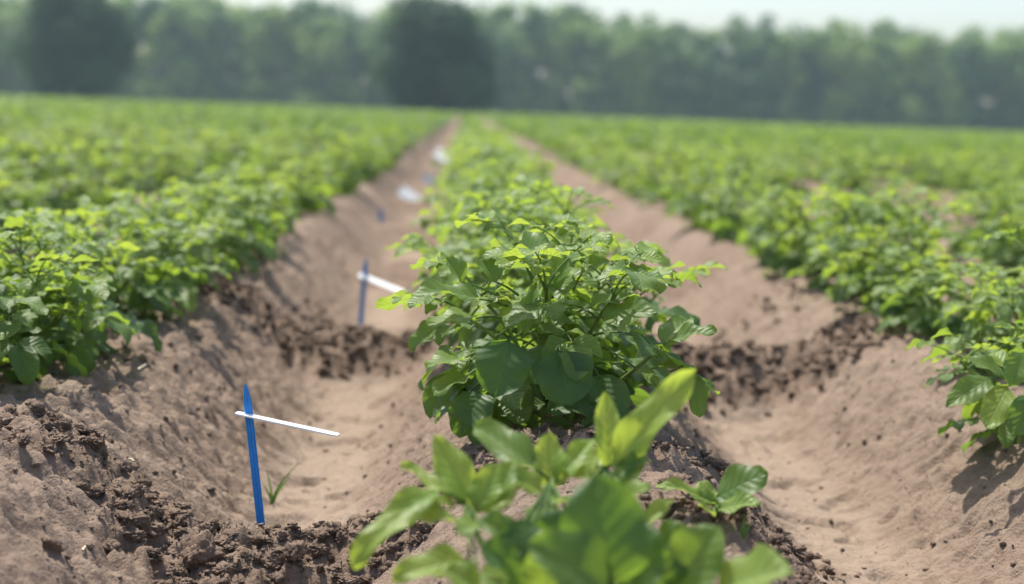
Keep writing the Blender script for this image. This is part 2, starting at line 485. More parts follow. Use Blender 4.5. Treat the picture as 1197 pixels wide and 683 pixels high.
def put_leaf(g, lv, nu, nv, tubes=True):
    if tubes: g.tube(lv['pts'], lv['r'][0], lv['r'][1], 5, lv['tint'])
    leaflets(g, lv['lfs'], nu, nv)

def merged(rng, nu, nv, **kw):
    st, lv = potato(rng, **kw)
    g = Geo()
    for a in lv: g.tube(a['pts'], a['r'][0], a['r'][1], 4, a['tint'])
    leaflets(g, [x for a in lv for x in a['lfs']], nu, nv)
    s = Geo()
    for p, r0, r1 in st: s.tube(p, r0, r1, 6)
    return g, s

# ------------------------------------------------------------------ plants in rows
rng = random.Random(7)
sharp = []; soft = []
for i in range(6):
    g, s = merged(rng, 7, 2, H=rng.uniform(.29, .34), Rr=rng.uniform(.18, .215), nst=rng.choice((7, 8)), nlf=6, size=1.12)
    sharp.append((g.mesh('foliage', M_LEAF), s.mesh('stems', M_STEM)))
for i in range(6):
    g, s = merged(rng, 4, 1, H=rng.uniform(.29, .34), Rr=rng.uniform(.18, .215), nst=6, nlf=5, size=1.25)
    soft.append((g.mesh('foliage', M_LEAF), s.mesh('stems', M_STEM)))

def plant_copy(variant, x, y, rz, sc, label, group):
    t = thing('potato_plant', (x, y, gz(x, y) - 0.005), label, 'plant', group, rz)
    t.scale = (sc * rng.uniform(.95, 1.05), sc * rng.uniform(.95, 1.05), sc * rng.uniform(.9, 1.08))
    link('foliage', variant[0], t); link('stem', variant[1], t)
    return t

def half(y): return 0.3 * y          # half the frame's width at that distance (both margins generous)
spots = []
rowrng = random.Random(21)
for k in range(-75, 76):
    x0 = XC + k * S
    y = rowrng.uniform(0.9, 1.3)
    while y < 175:
        y += rowrng.uniform(*((.28, .42) if k else (.24, .33))) * (1.0 if y < 60 else 1.35)
        x = x0 + rowrng.gauss(0, .03) + {0: -.03, -1: -.05, 1: .05}.get(k, 0)
        cx = y * math.tan(YAW)
        if abs(x - cx) > 0.31 * y + 1.6: continue
        if k in (-2, -3) and 6.8 < y < 8.6 and x / y < -.235: continue
        if k in (2, 3) and 8.5 < y < 12.5 and .20 < x / y < .30: continue
        if k == 0 and y < 3.0: continue
        if k == -1 and y < 4.75: continue
        if k == 1 and y < 3.08: continue
        if rowrng.random() < 0.17 and k != 0: continue
        vis = abs(x - cx) < 0.302 * y + 0.16
        spots.append((y, x, k, vis))
spots += [(yy, XC - S + dx, -1, True) for yy, dx in ((2.84, -.12), (3.12, -.07), (3.40, -.11), (3.70, -.05), (4.00, -.09), (4.28, -.06), (4.57, -.09))]
spots.sort()
NEAR = 270
things = [s for s in spots if s[3]][:NEAR]
rest = [s for s in spots if not s[3]] + [s for s in spots if s[3]][NEAR:]
GROUPS = {0: 'potato plants on the middle ridge', -1: 'potato plants on the ridge left of the blue stakes',
          1: 'potato plants on the first ridge to the right'}
ORD = ['nearest', 'second', 'third', 'fourth', 'fifth', 'sixth']
count = {}
for (y, x, k, vis) in things:
    n = count.get(k, 0); count[k] = n + 1
    if k == 0:
        lab = [ 'leafy potato plant directly behind the sharp plant on the middle ridge',
                'second potato plant behind the sharp one on the middle ridge',
                'third potato plant behind the sharp one on the middle ridge'][n] if n < 3 else \
              'blurred potato plant far along the middle ridge between the two bare furrows'
    elif k == -1:
        lab = '%s potato plant from the front on the ridge left of the blue stakes' % ORD[n] if n < 6 else \
              'blurred potato plant far along the ridge left of the blue stakes'
    elif k == 1:
        lab = '%s potato plant behind the small one at the right edge' % ORD[n] if n < 6 else \
              'blurred potato plant far along the first ridge right of the right furrow'
    elif k < -1:
        lab = 'blurred potato plant on %s ridge left of the blue stakes' % ('the second' if k == -2 else 'the third' if k == -3 else 'an outer')
    else:
        lab = 'blurred potato plant on %s ridge right of the middle one' % ('the second' if k == 2 else 'the third' if k == 3 else 'an outer')
    grp = GROUPS.get(k, 'potato plants on the outer left ridges' if k < 0 else 'potato plants on the outer right ridges')
    v = rng.choice(sharp if y < 6.5 else soft)
    plant_copy(v, x, y, rng.uniform(0, 6.28), rng.choice((.66, .76, .84, .92, 1.0)) * rng.uniform(.95, 1.05) if k else (rng.uniform(.90, 1.0) if y < 4.6 else rng.uniform(.90, 1.06)), lab, grp)

# the thousands beyond them: one mass of foliage
def simple_plants(pts, nleaf, nu, nv, seed, Lmean):
    r = np.random.default_rng(seed)
    N = len(pts); M = N * nleaf
    P = np.repeat(np.array(pts), nleaf, 0)
    sc = np.repeat(r.uniform(.60, 1.14, N), nleaf)
    a = r.uniform(0, 6.283, M); rad = 0.215 * np.sqrt(r.uniform(0, 1, M)) * sc
    top = 0.305 * sc * (1 - 0.55 * (rad / .215) ** 2)
    hh = top * r.uniform(.35, 1.0, M) ** 0.6
    pos = P + np.stack([rad * np.cos(a), rad * np.sin(a), hh], -1)
    la = a + r.normal(0, 1.0, M); el = r.normal(.15, .5, M)
    d = np.stack([np.cos(la) * np.cos(el), np.sin(la) * np.cos(el), np.sin(el)], -1)
    n = np.stack([r.normal(0, .35, M), r.normal(0, .35, M), np.ones(M)], -1)
    ln = Lmean * r.uniform(.7, 1.25, M)
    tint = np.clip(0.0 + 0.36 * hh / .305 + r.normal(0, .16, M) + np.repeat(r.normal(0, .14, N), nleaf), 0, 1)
    g = Geo(); out = []
    for i in range(M):
        out.append(dict(pos=pos[i] - d[i] * ln[i] * .4, d=d[i], n=n[i], len=ln[i], wid=ln[i] * .65, fold=.3, droop=.5, tint=tint[i], ph=a[i]))
    leaflets(g, out, nu, nv)
    return g
def base(s): return (s[1], s[0], gz(s[1], s[0]))
def bases(L):
    L = np.array([(s[1], s[0]) for s in L]); z, _ = ground(L[:, 0], L[:, 1], False)
    return np.stack([L[:, 0], L[:, 1], z], -1)
mid = [s for s in rest if s[0] < 34]; far = [s for s in rest if 34 <= s[0] < 75]; vfar = [s for s in rest if s[0] >= 75]
G = Geo()
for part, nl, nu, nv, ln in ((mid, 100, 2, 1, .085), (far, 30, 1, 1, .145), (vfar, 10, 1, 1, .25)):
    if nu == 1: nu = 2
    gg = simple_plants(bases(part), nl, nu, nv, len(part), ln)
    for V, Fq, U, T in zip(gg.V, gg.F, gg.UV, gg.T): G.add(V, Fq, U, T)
print('plants', len(things), len(mid), len(far), len(vfar))
o = link('potato_crop', G.mesh('potato_crop', M_FARLEAF))
tag(o, 'green mass of blurred potato rows stretching back to the trees', 'crop', kind='stuff')
del G

# ------------------------------------------------------------------ the sharp plant in the middle, leaf by leaf
def hero_leaf(root, lv, nu=12, nv=5, label=None):
    g = Geo(); put_leaf(g, lv, nu, nv)
    return link('leaf', g.mesh('leaf', M_LEAF), root)

def single(root_loc, a, b, wid, rng, tint, toward=0.0, fold=.3, droop=.5, nrm=None, stalk=None):
    """one leaflet from point a to point b (both in the place); normal tilted towards the camera by `toward`"""
    a = np.asarray(a) - root_loc; b = np.asarray(b) - root_loc
    d = b - a; L = np.linalg.norm(d) * (1 + 0.10 * droop * droop)
    n = np.array((0, -toward, 1.0)) if nrm is None else np.array(nrm, float)
    d0 = unit(d)
    # start above the chord so that the drooping leaflet still ends at b
    side = unit(np.cross(n, d0)); nn = np.cross(d0, side)
    h = droop * 0.58
    d1 = d0 * math.cos(h) + nn * math.sin(h)
    l = dict(pos=a, d=d1, n=nn, len=L, wid=wid, fold=fold, droop=droop, tint=tint, ph=rng.uniform(0, 6.28))
    s = np.asarray(stalk) - root_loc if stalk is not None else a - d0 * 0.02 - UP * 0.01
    m = (s + a) / 2 + UP * 0.004
    t = np.linspace(0, 1, 6)[:, None]
    pts = (1 - t) ** 2 * s + 2 * t * (1 - t) * m + t * t * a
    return dict(pts=pts, r=(0.0022, 0.0014), lfs=[l], tint=tint)

hr = random.Random(3)
hx, hy = at(648, 492, 2.66)[:2]
hz = gz(hx, hy) - 0.004
hloc = np.array((hx, hy, hz))
hero = thing('potato_plant', hloc, 'sharp bushy potato plant with dark round front leaves, on the middle ridge', 'plant', 'potato plants on the middle ridge')
st, lv = potato(hr, H=0.325, Rr=0.205, nst=12, nlf=6, size=1.12)
for cut in (max, min):                                         # keep it compact: no long sprays to the sides
    i = cut(range(len(st)), key=lambda q: st[q][0][-1][0])
    del st[i]; del lv[i * 9:i * 9 + 9]
for p, r0, r1 in st:
    g = Geo(); g.tube(p, r0, r1, 8); link('stem', g.mesh('stem', M_STEM), hero)
lv = [a for a in lv if not (a['lfs'][0]['pos'][1] < -0.15 and a['lfs'][0]['pos'][2] < 0.11)]
# side shoot to the right
t = np.linspace(0, 1, 9)[:, None]
A, Bm, E = at(690, 470, 2.60) - hloc, at(735, 440, 2.55) - hloc, at(782, 398, 2.52) - hloc
sp = (1 - t) ** 2 * A + 2 * t * (1 - t) * Bm + t * t * E
g = Geo(); g.tube(sp, .0042, .002, 8); link('stem', g.mesh('stem', M_STEM), hero)
Y1 = 2.52
extra = [
    # a (stalk end), b (tip), width, tint, toward, fold, droop
    (at(594, 398, 2.45), at(580, 464, 2.42), .083, .08, 1.6, .16, .25),
    (at(652, 410, 2.46), at(667, 474, 2.43), .090, .06, 1.5, .22, .25),
    (at(612, 408, 2.50), at(640, 450, 2.46), .060, .12, 1.2, .3, .3),
    (at(700, 440, 2.50), at(724, 490, 2.46), .060, .10, 1.0, .35, .3),
    (at(784, 398, Y1), at(838, 388, Y1 - .02), .040, .35, .5, .45, .3),
    (at(775, 402, Y1), at(803, 372, Y1 + .06), .045, .55, .6, .3, .3),
    (at(768, 430, Y1), at(812, 432, Y1), .042, .55, .2, .4, .35),
    (at(812, 436, Y1), at(816, 488, Y1 - .01), .036, .40, .6, .3, .2),
    (at(795, 434, Y1), at(838, 460, Y1 + .03), .030, .45, .4, .4, .3),
    (at(745, 432, Y1), at(770, 452, Y1 - .03), .030, .65, .2, .3, .4),
    (at(520, 438, 2.56), at(504, 490, 2.52), .045, .22, .7, .35, .35),
    (at(545, 462, 2.52), at(536, 512, 2.50), .046, .15, .9, .4, .3),
    (at(560, 458, 2.50), at(548, 500, 2.47), .062, .12, .9, .3, .3),
    (at(540, 420, 2.54), at(500, 432, 2.50), .046, .60, .2, .3, .5),
    (at(545, 440, 2.52), at(506, 462, 2.48), .040, .62, .3, .3, .5),
    (at(560, 350, 2.52), at(480, 342, 2.50), .048, .40, .4, .4, .4),
    (at(556, 372, 2.52), at(500, 385, 2.48), .050, .62, .2, .3, .5),
    (at(606, 300, 2.58), at(642, 284, 2.56), .062, .35, .9, .2, .5),
    (at(644, 340, 2.58), at(672, 283, 2.60), .050, .40, .5, .5, .3),
    (at(705, 372, 2.52), at(768, 366, 2.48), .058, .35, .9, .2, .35),
    (at(690, 360, 2.55), at(748, 345, 2.52), .040, .45, .5, .4, .4),
    (at(712, 318, 2.60), at(758, 326, 2.57), .046, .30, .8, .25, .5),
    (at(680, 320, 2.58), at(712, 306, 2.58), .046, .60, .4, .4, .4),
    (at(540, 330, 2.58), at(520, 302, 2.58), .045, .40, .4, .5, .3),
    (at(580, 330, 2.56), at(560, 302, 2.58), .045, .35, .4, .5, .3),
    (at(610, 395, 2.50), at(630, 330, 2.52), .034, .50, .5, .6, .2),
    (at(700, 475, 2.54), at(640, 480, 2.50), .060, .10, .8, .3, .5),
]
for (a, b, w, ti, tw, fo, dr) in extra:
    sx = (a + hloc + np.array((0, 0, .12))) / 2
    st_ = a + (hloc + np.array((0, 0, .16)) - a) * 0.35
    if (a - hloc)[0] > .12: st_ = None
    lv.append(single(hloc, a, b, w, hr, ti, tw, fo, dr, None, st_))
lv.sort(key=lambda a: -a['lfs'][0]['len'])
for a in lv[:85]: hero_leaf(hero, a)
g = Geo()
for a in lv[85:]: put_leaf(g, a, 8, 3)
link('small_leaves', g.mesh('small_leaves', M_LEAF), hero)['kind'] = 'stuff'
print('hero leaves', len(lv))

# ------------------------------------------------------------------ the cropped plant at the front
fr = random.Random(5)
fx, fy = at(655, 735, 1.66)[:2]
floc = np.array((fx, fy, gz(fx, fy) - .004))
front = thing('potato_plant', floc, 'foreground potato plant with upright yellow green tips, cut off by the bottom edge', 'plant')
def shoot(root, loc, pts, r0, r1):
    pts = [np.asarray(p) - loc for p in pts]
    t = np.linspace(0, 1, 10)[:, None]
    q = (1 - t) ** 2 * pts[0] + 2 * t * (1 - t) * pts[1] + t * t * pts[2]
    g = Geo(); g.tube(q, r0, r1, 8); link('stem', g.mesh('stem', M_STEM), root)
shoot(front, floc, [floc, at(575, 700, 1.64), at(545, 585, 1.70)], .005, .003)
shoot(front, floc, [floc, at(660, 660, 1.66), at(645, 560, 1.74)], .005, .003)
shoot(front, floc, [floc, at(690, 680, 1.68), at(705, 545, 1.76)], .005, .003)
shoot(front, floc, [floc, at(720, 720, 1.55), at(710, 660, 1.48)], .005, .003)
shoot(front, floc, [floc, at(770, 720, 1.60), at(810, 675, 1.58)], .004, .003)
SA, SB, SC, SD, SE = at(547, 590, 1.70), at(645, 565, 1.74), at(708, 548, 1.76), at(705, 665, 1.49), at(810, 680, 1.58)
FL_ = [
    (at(552, 592, 1.70), at(505, 512, 1.72), .040, .95, .9, .30, .25, SA),
    (at(556, 600, 1.69), at(580, 541, 1.71), .034, .95, .9, .30, .20, SA),
    (at(548, 592, 1.70), at(466, 548, 1.74), .026, .85, .5, .5, .35, SA),
    (at(512, 574, 1.68), at(415, 664, 1.62), .036, .80, .6, .35, .75, SA),
    (at(540, 612, 1.66), at(462, 606, 1.66), .028, .65, .3, .4, .4, SA),
    (at(548, 655, 1.60), at(460, 679, 1.56), .036, .85, .8, .3, .5, SA),
    (at(560, 612, 1.64), at(536, 625, 1.60), .030, .6, .6, .3, .4, SA),
    (at(572, 600, 1.69), at(612, 560, 1.73), .028, .8, .5, .4, .3, SA),
    (at(624, 548, 1.74), at(552, 500, 1.80), .046, .30, 1.0, .55, .25, SB),
    (at(642, 570, 1.74), at(638, 506, 1.76), .036, .95, .9, .35, .15, SB),
    (at(650, 566, 1.74), at(692, 512, 1.78), .030, .85, .7, .5, .2, SB),
    (at(632, 575, 1.72), at(592, 552, 1.72), .032, .80, .7, .4, .3, SB),
    (at(640, 590, 1.70), at(622, 632, 1.64), .036, .55, .7, .35, .4, SB),
    (at(655, 585, 1.71), at(682, 600, 1.64), .036, .55, .7, .35, .4, SB),
    (at(712, 548, 1.76), at(706, 458, 1.78), .031, 1.0, .9, .45, .12, SC),
    (at(716, 546, 1.75), at(812, 430, 1.74), .042, 1.0, 1.0, .35, .18, SC),
    (at(700, 575, 1.74), at(762, 538, 1.74), .030, .35, .5, .75, .2, SC),
    (at(700, 560, 1.76), at(672, 520, 1.80), .032, .85, .7, .4, .2, SC),
    (at(720, 590, 1.70), at(760, 570, 1.68), .030, .7, .6, .4, .3, SC),
    (at(715, 688, 1.48), at(690, 556, 1.50), .086, .10, 1.5, .28, .22, SD),
    (at(712, 690, 1.46), at(618, 640, 1.44), .066, .15, 1.2, .30, .45, SD),
    (at(735, 690, 1.50), at(752, 606, 1.52), .058, .08, 1.2, .30, .25, SD),
    (at(640, 690, 1.50), at(640, 628, 1.50), .052, .45, .9, .4, .3, SD),
    (at(600, 662, 1.58), at(562, 640, 1.56), .042, .08, 1.0, .3, .4, SB),
    (at(612, 660, 1.60), at(606, 608, 1.62), .050, .06, 1.3, .3, .3, SB),
    (at(640, 650, 1.62), at(662, 596, 1.63), .046, .10, 1.2, .3, .3, SB),
    (at(590, 668, 1.58), at(580, 705, 1.52), .044, .5, .8, .3, .4, SB),
    (at(640, 690, 1.56), at(668, 655, 1.52), .05, .12, 1.0, .3, .4, SB),
    (at(600, 628, 1.62), at(560, 606, 1.62), .034, .30, .9, .4, .4, SB),
    (at(668, 612, 1.66), at(704, 586, 1.66), .034, .70, .8, .4, .3, SB),
    (at(690, 560, 1.74), at(652, 545, 1.76), .024, .80, .6, .4, .3, SC),
    (at(582, 585, 1.70), at(600, 536, 1.73), .026, .70, .8, .45, .3, SA),
    (at(530, 590, 1.69), at(488, 588, 1.67), .024, .70, .5, .4, .4, SA),
    (at(730, 575, 1.72), at(752, 520, 1.75), .024, .40, .7, .55, .2, SC),
    (at(615, 690, 1.53), at(590, 655, 1.52), .044, .12, 1.0, .35, .4, SB),
    (at(560, 690, 1.54), at(520, 668, 1.54), .036, .60, .8, .35, .5, SA),
    (at(700, 610, 1.62), at(730, 575, 1.63), .036, .25, .9, .4, .3, SC),
    (at(790, 692, 1.56), at(840, 614, 1.56), .062, .42, .8, .35, .3, SE),
    (at(775, 700, 1.56), at(760, 645, 1.56), .056, .20, .9, .35, .3, SE),
    (at(842, 690, 1.54), at(926, 668, 1.50), .062, .75, .7, .3, .5, SE),
    (at(742, 622, 1.70), at(786, 583, 1.72), .022, .95, .6, .5, .2, at(735, 640, 1.68)),
    (at(770, 645, 1.72), at(806, 622, 1.70), .045, .18, .9, .3, .5, SE),
]
for (a, b, w, ti, tw, fo, dr, stl) in FL_:
    hero_leaf(front, single(floc, a, b, w, fr, ti, tw, fo, dr, None, stl), 12, 5)

# the little sprout beside it
gx, gy = at(840, 626, 2.02)[:2]
gloc = np.array((gx, gy, gz(gx, gy)))
sprout = thing('potato_sprout', gloc, 'small young sprout with one crinkled leaf on the flank of the middle ridge', 'plant')
tip = at(836, 592, 2.0)
shoot(sprout, gloc, [gloc - np.array((0, 0, .01)), (gloc + tip) / 2 + np.array((.006, 0, 0)), tip], .0036, .0022)
for (a, b, w, ti, tw, fo, dr) in [
    (at(838, 582, 2.0), at(898, 556, 1.98), .052, .30, 1.0, .12, .45),
    (at(836, 590, 2.0), at(768, 565, 2.02), .024, .75, .5, .5, .45),
    (at(840, 596, 1.98), at(888, 590, 1.95), .032, .80, .7, .35, .45),
    (at(832, 592, 2.0), at(818, 562, 2.02), .026, .8, .7, .4, .3),
    (at(834, 604, 1.98), at(816, 590, 1.95), .020, .85, .7, .4, .3),
    (at(842, 598, 2.0), at(860, 576, 2.03), .026, .8, .7, .4, .3),
]:
    hero_leaf(sprout, single(gloc, a, b, w, fr, ti, tw, fo, dr, None, tip), 12, 5)

# ------------------------------------------------------------------ the small plant at the right edge
er = random.Random(12)
ex, ey = at(1205, 490, 2.78)[:2]
eloc = np.array((ex, ey, gz(ex, ey) - .004))
edge = thing('potato_plant', eloc, 'small potato plant with striped hanging leaves, cut by the right edge of the photo', 'plant', GROUPS[1])
st, lv = potato(er, H=0.21, Rr=0.17, nst=5, nlf=5)
for p, r0, r1 in st:
    g = Geo(); g.tube(p, r0, r1, 8); link('stem', g.mesh('stem', M_STEM), edge)
for (a, b, w, ti, tw, fo, dr) in [
    (at(1158, 442, 2.66), at(1108, 478, 2.62), .046, .35, 1.0, .3, .4),
    (at(1172, 440, 2.68), at(1128, 418, 2.70), .036, .40, .6, .4, .4),
    (at(1178, 452, 2.64), at(1152, 500, 2.60), .052, .85, .9, .2, .3),
    (at(1196, 412, 2.62), at(1180, 452, 2.60), .044, .35, .9, .3, .3),
    (at(1205, 460, 2.60), at(1186, 512, 2.58), .046, .12, 1.0, .3, .3),
    (at(1180, 432, 2.70), at(1160, 412, 2.74), .036, .80, .6, .4, .3),
]:
    lv.append(single(eloc, a, b, w, er, ti, tw, fo, dr, None, a + (eloc + np.array((0, 0, .1)) - a) * .4))
for a in lv: hero_leaf(edge, a, 8, 3)

# ------------------------------------------------------------------ blue stakes with white plant labels
def stake(base, top, tagc, tagdir, tagn, label, tlen=.16, twid=.018, w=.0122, has_tag=True):
    base = np.asarray(base); top = np.asarray(top)
    t = thing('marker_stake', base, label, 'stake', 'blue marker stakes along the left furrow')
    d = top - base; H = np.linalg.norm(d); d = d / H
    sx = unit(np.array((1.0, 0.25, 0)) - d * (d[0] + .25 * d[1])); sy = np.cross(d, sx)
    # cross-section: flat strip with raised rims and a rib (a moulded channel)
    prof = np.array([(-.5, -.10), (-.40, -.20), (-.30, -.06), (-.08, -.05), (0, -.15), (.08, -.05), (.30, -.06), (.40, -.20), (.5, -.10), (.5, .10), (.0, .12), (-.5, .10)])
    def body(h0, h1, n, name, mat):
        g = Geo(); rings = []
        for h in np.linspace(h0, h1, n):
            x = (H - h)                                       # from the tip
            k = min(1.0, (x / .030) ** 0.65 * .92 + .16) if x < .034 else 1.0
            q = prof * w * k
            rings.append(d * h + q[:, :1] * sx + q[:, 1:] * sy)
        V = np.array(rings); m = len(prof)
        i = np.arange(n - 1)[:, None] * m; j = np.arange(m)[None, :]; j2 = (j + 1) % m
        g.add(V, np.stack([i + j, i + j2, i + m + j2, i + m + j], -1).reshape(-1, 4))
        me = g.mesh(name, mat, False)
        import bmesh
        bm = bmesh.new(); bm.from_mesh(me); bmesh.ops.holes_fill(bm, edges=[e for e in bm.edges if e.is_boundary], sides=0)
        bmesh.ops.recalc_face_normals(bm, faces=bm.faces); bm.to_mesh(me); bm.free()
        return link(name, me, t)
    ht = np.dot(np.asarray(tagc) - base, d) if has_tag else H * .8
    body(-.06, ht, 12, 'post', M_BLUE); body(ht + .0005, H, 14, 'post_tip', M_BLUEPALE)
    if has_tag:
        c = np.asarray(tagc) - base
        td = unit(tagdir); tn = unit(np.asarray(tagn) - td * np.dot(tagn, td)); ts = np.cross(tn, td)
        ring = [(-.5, -.42), (-.46, -.5), (.47, -.5), (.5, -.44), (.5, .44), (.47, .5), (-.46, .5), (-.5, .42)]
        import bmesh
        bm = bmesh.new(); th = .0011
        c = c + td * tlen * .5 - td * tlen * .125
        lo = [bm.verts.new(Vector(c + td * a * tlen + ts * b * twid - tn * th)) for a, b in ring]
        hi = [bm.verts.new(Vector(c + td * a * tlen + ts * b * twid + tn * th + tn * 0.0)) for a, b in ring]
        bm.faces.new(lo[::-1]); bm.faces.new(hi)
        for i in range(8):
            j = (i + 1) % 8; bm.faces.new((lo[i], lo[j], hi[j], hi[i]))
        bmesh.ops.recalc_face_normals(bm, faces=bm.faces)
        me = bpy.data.meshes.new('name_tag'); bm.to_mesh(me); bm.free(); me.materials.append(M_WHITE)
        link('name_tag', me, t)
    return t
SY = 2.53
b1, t1 = at(306, 622, SY), at(287, 449, SY + .01)
stake(b1, t1, at(291, 486, SY), at(393, 508, SY - .02) - at(274, 482, SY + .01), (0.05, -.02, 1),
      'sharp blue plastic stake holding a thin white tag, in the dam at front left')
def far_stake(pxb, pyb, pxt, pyt, Y, tag_px, label, twid=.036, n=(0, -.4, 1), tl=.16):
    a, b = at(pxb, pyb, Y), at(pxt, pyt, Y)
    a[2] = min(a[2], gz(a[0], a[1]) + .0) if Y > 7 else a[2]
    if tag_px:
        u0, u1 = tag_px
        td = at(*u1, Y - .01) - at(*u0, Y + .01)
        mid_ = at(*u0, Y) * .875 + at(*u1, Y) * .125
        f = (mid_[2] - a[2]) / (b[2] - a[2])
        stake(a, b, a + (b - a) * f, td, n, label, tl, twid, .0155)
    else:
        stake(a, b, None, None, None, label, w=.020, has_tag=False)
far_stake(422, 372, 428, 302, 5.5, ((418, 321), (473, 343)), 'blurred blue stake with a white tag slanting towards the middle ridge, second from the front', .034, (0.1, -.30, 1), .155)
far_stake(444, 272, 446, 244, 8.5, None, 'small bare blue stake without a tag, third from the front')
far_stake(473, 262, 471, 222, 10.8, ((467, 222), (492, 238)), 'blurred blue stake with a broad white tag facing the camera, fourth from the front', .085, (-.15, -.62, .75), .15)
far_stake(495, 240, 496, 203, 13.2, ((490, 208), (508, 214)), 'faint blue stake with a dull white tag, second last before the rows close', .08, (-.1, -1.0, .35), .12)
far_stake(511, 215, 511, 176, 17.0, ((505, 178), (527, 186)), 'faintest blue stake with a white tag, farthest along the left furrow', .13, (-.3, -.65, .75), .16)

# ------------------------------------------------------------------ clods, crumbs, straw, weeds
def ico(sub):
    import bmesh
    bm = bmesh.new(); bmesh.ops.create_icosphere(bm, subdivisions=sub, radius=1)
    V = np.array([v.co[:] for v in bm.verts]); Fc = np.array([[v.index for v in f.verts] for f in bm.faces]); bm.free()
    return V, Fc
IV3, IF3 = ico(4); IV2, IF2 = ico(2); IV25, IF25 = ico(4)
def lump(V, seed, rough=.35):
    r = np.random.default_rng(seed)
    d = np.ones(len(V))
    for k in range(16):                                        # broken facets
        n = unit(r.normal(0, 1, 3)); c = r.uniform(.45, .85)
        h = V @ n
        d = np.where(h * d > c, c / np.maximum(h, 1e-3), d)
    s = V * (2.2 + seed % 3)
    d = d + rough * .42 * (gn(s[:, 0] + s[:, 2] * .7, s[:, 1] - s[:, 2] * .6, seed) + .5 * gn(2.3 * s[:, 0] - s[:, 2], 2.3 * s[:, 1] + 1.6 * s[:, 2], seed + 3)
                           + .35 * gn(6 * s[:, 0] - 4 * s[:, 2], 6 * s[:, 1] + 4 * s[:, 2], seed + 5))
    return V * d[:, None] * r.uniform(.75, 1.2, 3)
def mesh_tri(name, V, Fc, mat): return mesh_np(name, V, Fc, mat, True, None, None, 3)
cr = random.Random(9)
CL = [ # px, py, size, what sets it apart
    (160, 612, .026, 'large rounded clod at the left end of the front dam'),
    (195, 606, .019, 'clod right of the large rounded one on the front dam'),
    (236, 655, .036, 'broad flat clod under the blue stake on the front dam'),
    (262, 668, .018, 'lumpy clod at the right side of the broad flat one'),
    (60, 640, .015, 'small clod at the lower left corner of the front dam'),
    (130, 640, .017, 'clod below the large rounded one on the front dam'),
    (347, 652, .019, 'clod right of the blue stake near the foot of the front dam'),
    (400, 632, .015, 'clod on the top edge of the front dam left of the drooping leaf'),
    (300, 655, .014, 'clod just below the foot of the blue stake'),
    (420, 668, .020, 'clod under the tip of the drooping foreground leaf'),
    (180, 600, .015, 'small clod behind the large rounded one on the front dam'),
    (330, 628, .011, 'little clod touching the foot of the blue stake'),
]
for i, (px, py, sz, lab) in enumerate(CL):
    Yg = 2.4
    for _ in range(12):                                        # where that sight line meets the ground
        p = at(px, py, Yg); z = float(ground(np.array([p[0]]), np.array([Yg]))[0][0]); Yg += (p[2] - z) * 2.0
        Yg = min(max(Yg, 1.6), 3.2)
    V = lump(IV3, 100 + i, .6) * sz * np.array((1.2, 1, .8))
    o = link('soil_clod', mesh_tri('soil_clod', V, IF3, M_CLOD), None, (p[0], Yg, z + sz * .25)); o.rotation_euler = (cr.gauss(0, .4), cr.gauss(0, .4), cr.uniform(0, 6))
    tag(o, 'brown ' + lab, 'clod', 'clods on the front dam')
def crumbs(n, seed, pick, smin, smax, mat, name, label, base=(IV2, IF2)):
    r = np.random.default_rng(seed)
    protos = [lump(base[0], 300 + seed * 10 + k, .7) for k in range(8)]
    P = pick(r, n); z = ground(P[:, 0], P[:, 1])[0]
    sz = smin * (smax / smin) ** (r.uniform(0, 1, len(P)) ** 3.2)
    rough = [lump(IV25, 700 + seed * 10 + k, 1.0) for k in range(10)]; big = (IV25, IF25)
    Vs, Fs = [], []; o0 = 0
    for i in range(len(P)):
        a = r.uniform(0, 6.28); c, s = math.cos(a), math.sin(a)
        m = len(big[0]) if sz[i] > .006 else len(base[0])
        q = (rough[i % 10] if sz[i] > .006 else protos[i % 8]) * sz[i] * (1, r.uniform(.6, 1.1), r.uniform(.6, 1)); q = np.stack([q[:, 0] * c - q[:, 1] * s, q[:, 0] * s + q[:, 1] * c, q[:, 2] * .8], -1)
        Vs.append(q + (P[i, 0], P[i, 1], z[i] + sz[i] * .12)); Fs.append((big[1] if sz[i] > .006 else base[1]) + o0); o0 += m
    o = link(name, mesh_tri(name, np.concatenate(Vs), np.concatenate(Fs), mat))
    return tag(o, label, 'soil', kind='stuff')
def on_dams(r, n):
    x = r.uniform(-1.1, 1.4, n * 6); y = r.uniform(1.7, 5.2, n * 6)
    m = ground(x, y, False)[1]; k = r.uniform(0, 1, n * 6) < m * .9
    return np.stack([x, y], -1)[k][:n]
crumbs(24000, 1, on_dams, .0017, .019, M_CLOD, 'loose_crumbs', 'dark brown crumbs of loose earth on the furrow dams')
def on_ridges(r, n):
    x = r.uniform(-1.0, 1.4, n * 5); y = r.uniform(1.5, 4.2, n * 5)
    q = (x - XC) / S - .5; t = np.abs(q - np.round(q)) * 2
    k = r.uniform(0, 1, n * 5) < np.where(t > .8, .9, np.where(t > .3, np.where(q - np.round(q) < 0, .9, .6), .20))
    return np.stack([x, y], -1)[k][:n]
crumbs(14000, 2, on_ridges, .0014, .0085, M_PALECLOD, 'dry_crumbs', 'pale dry crumbs scattered over the ridges and slopes')

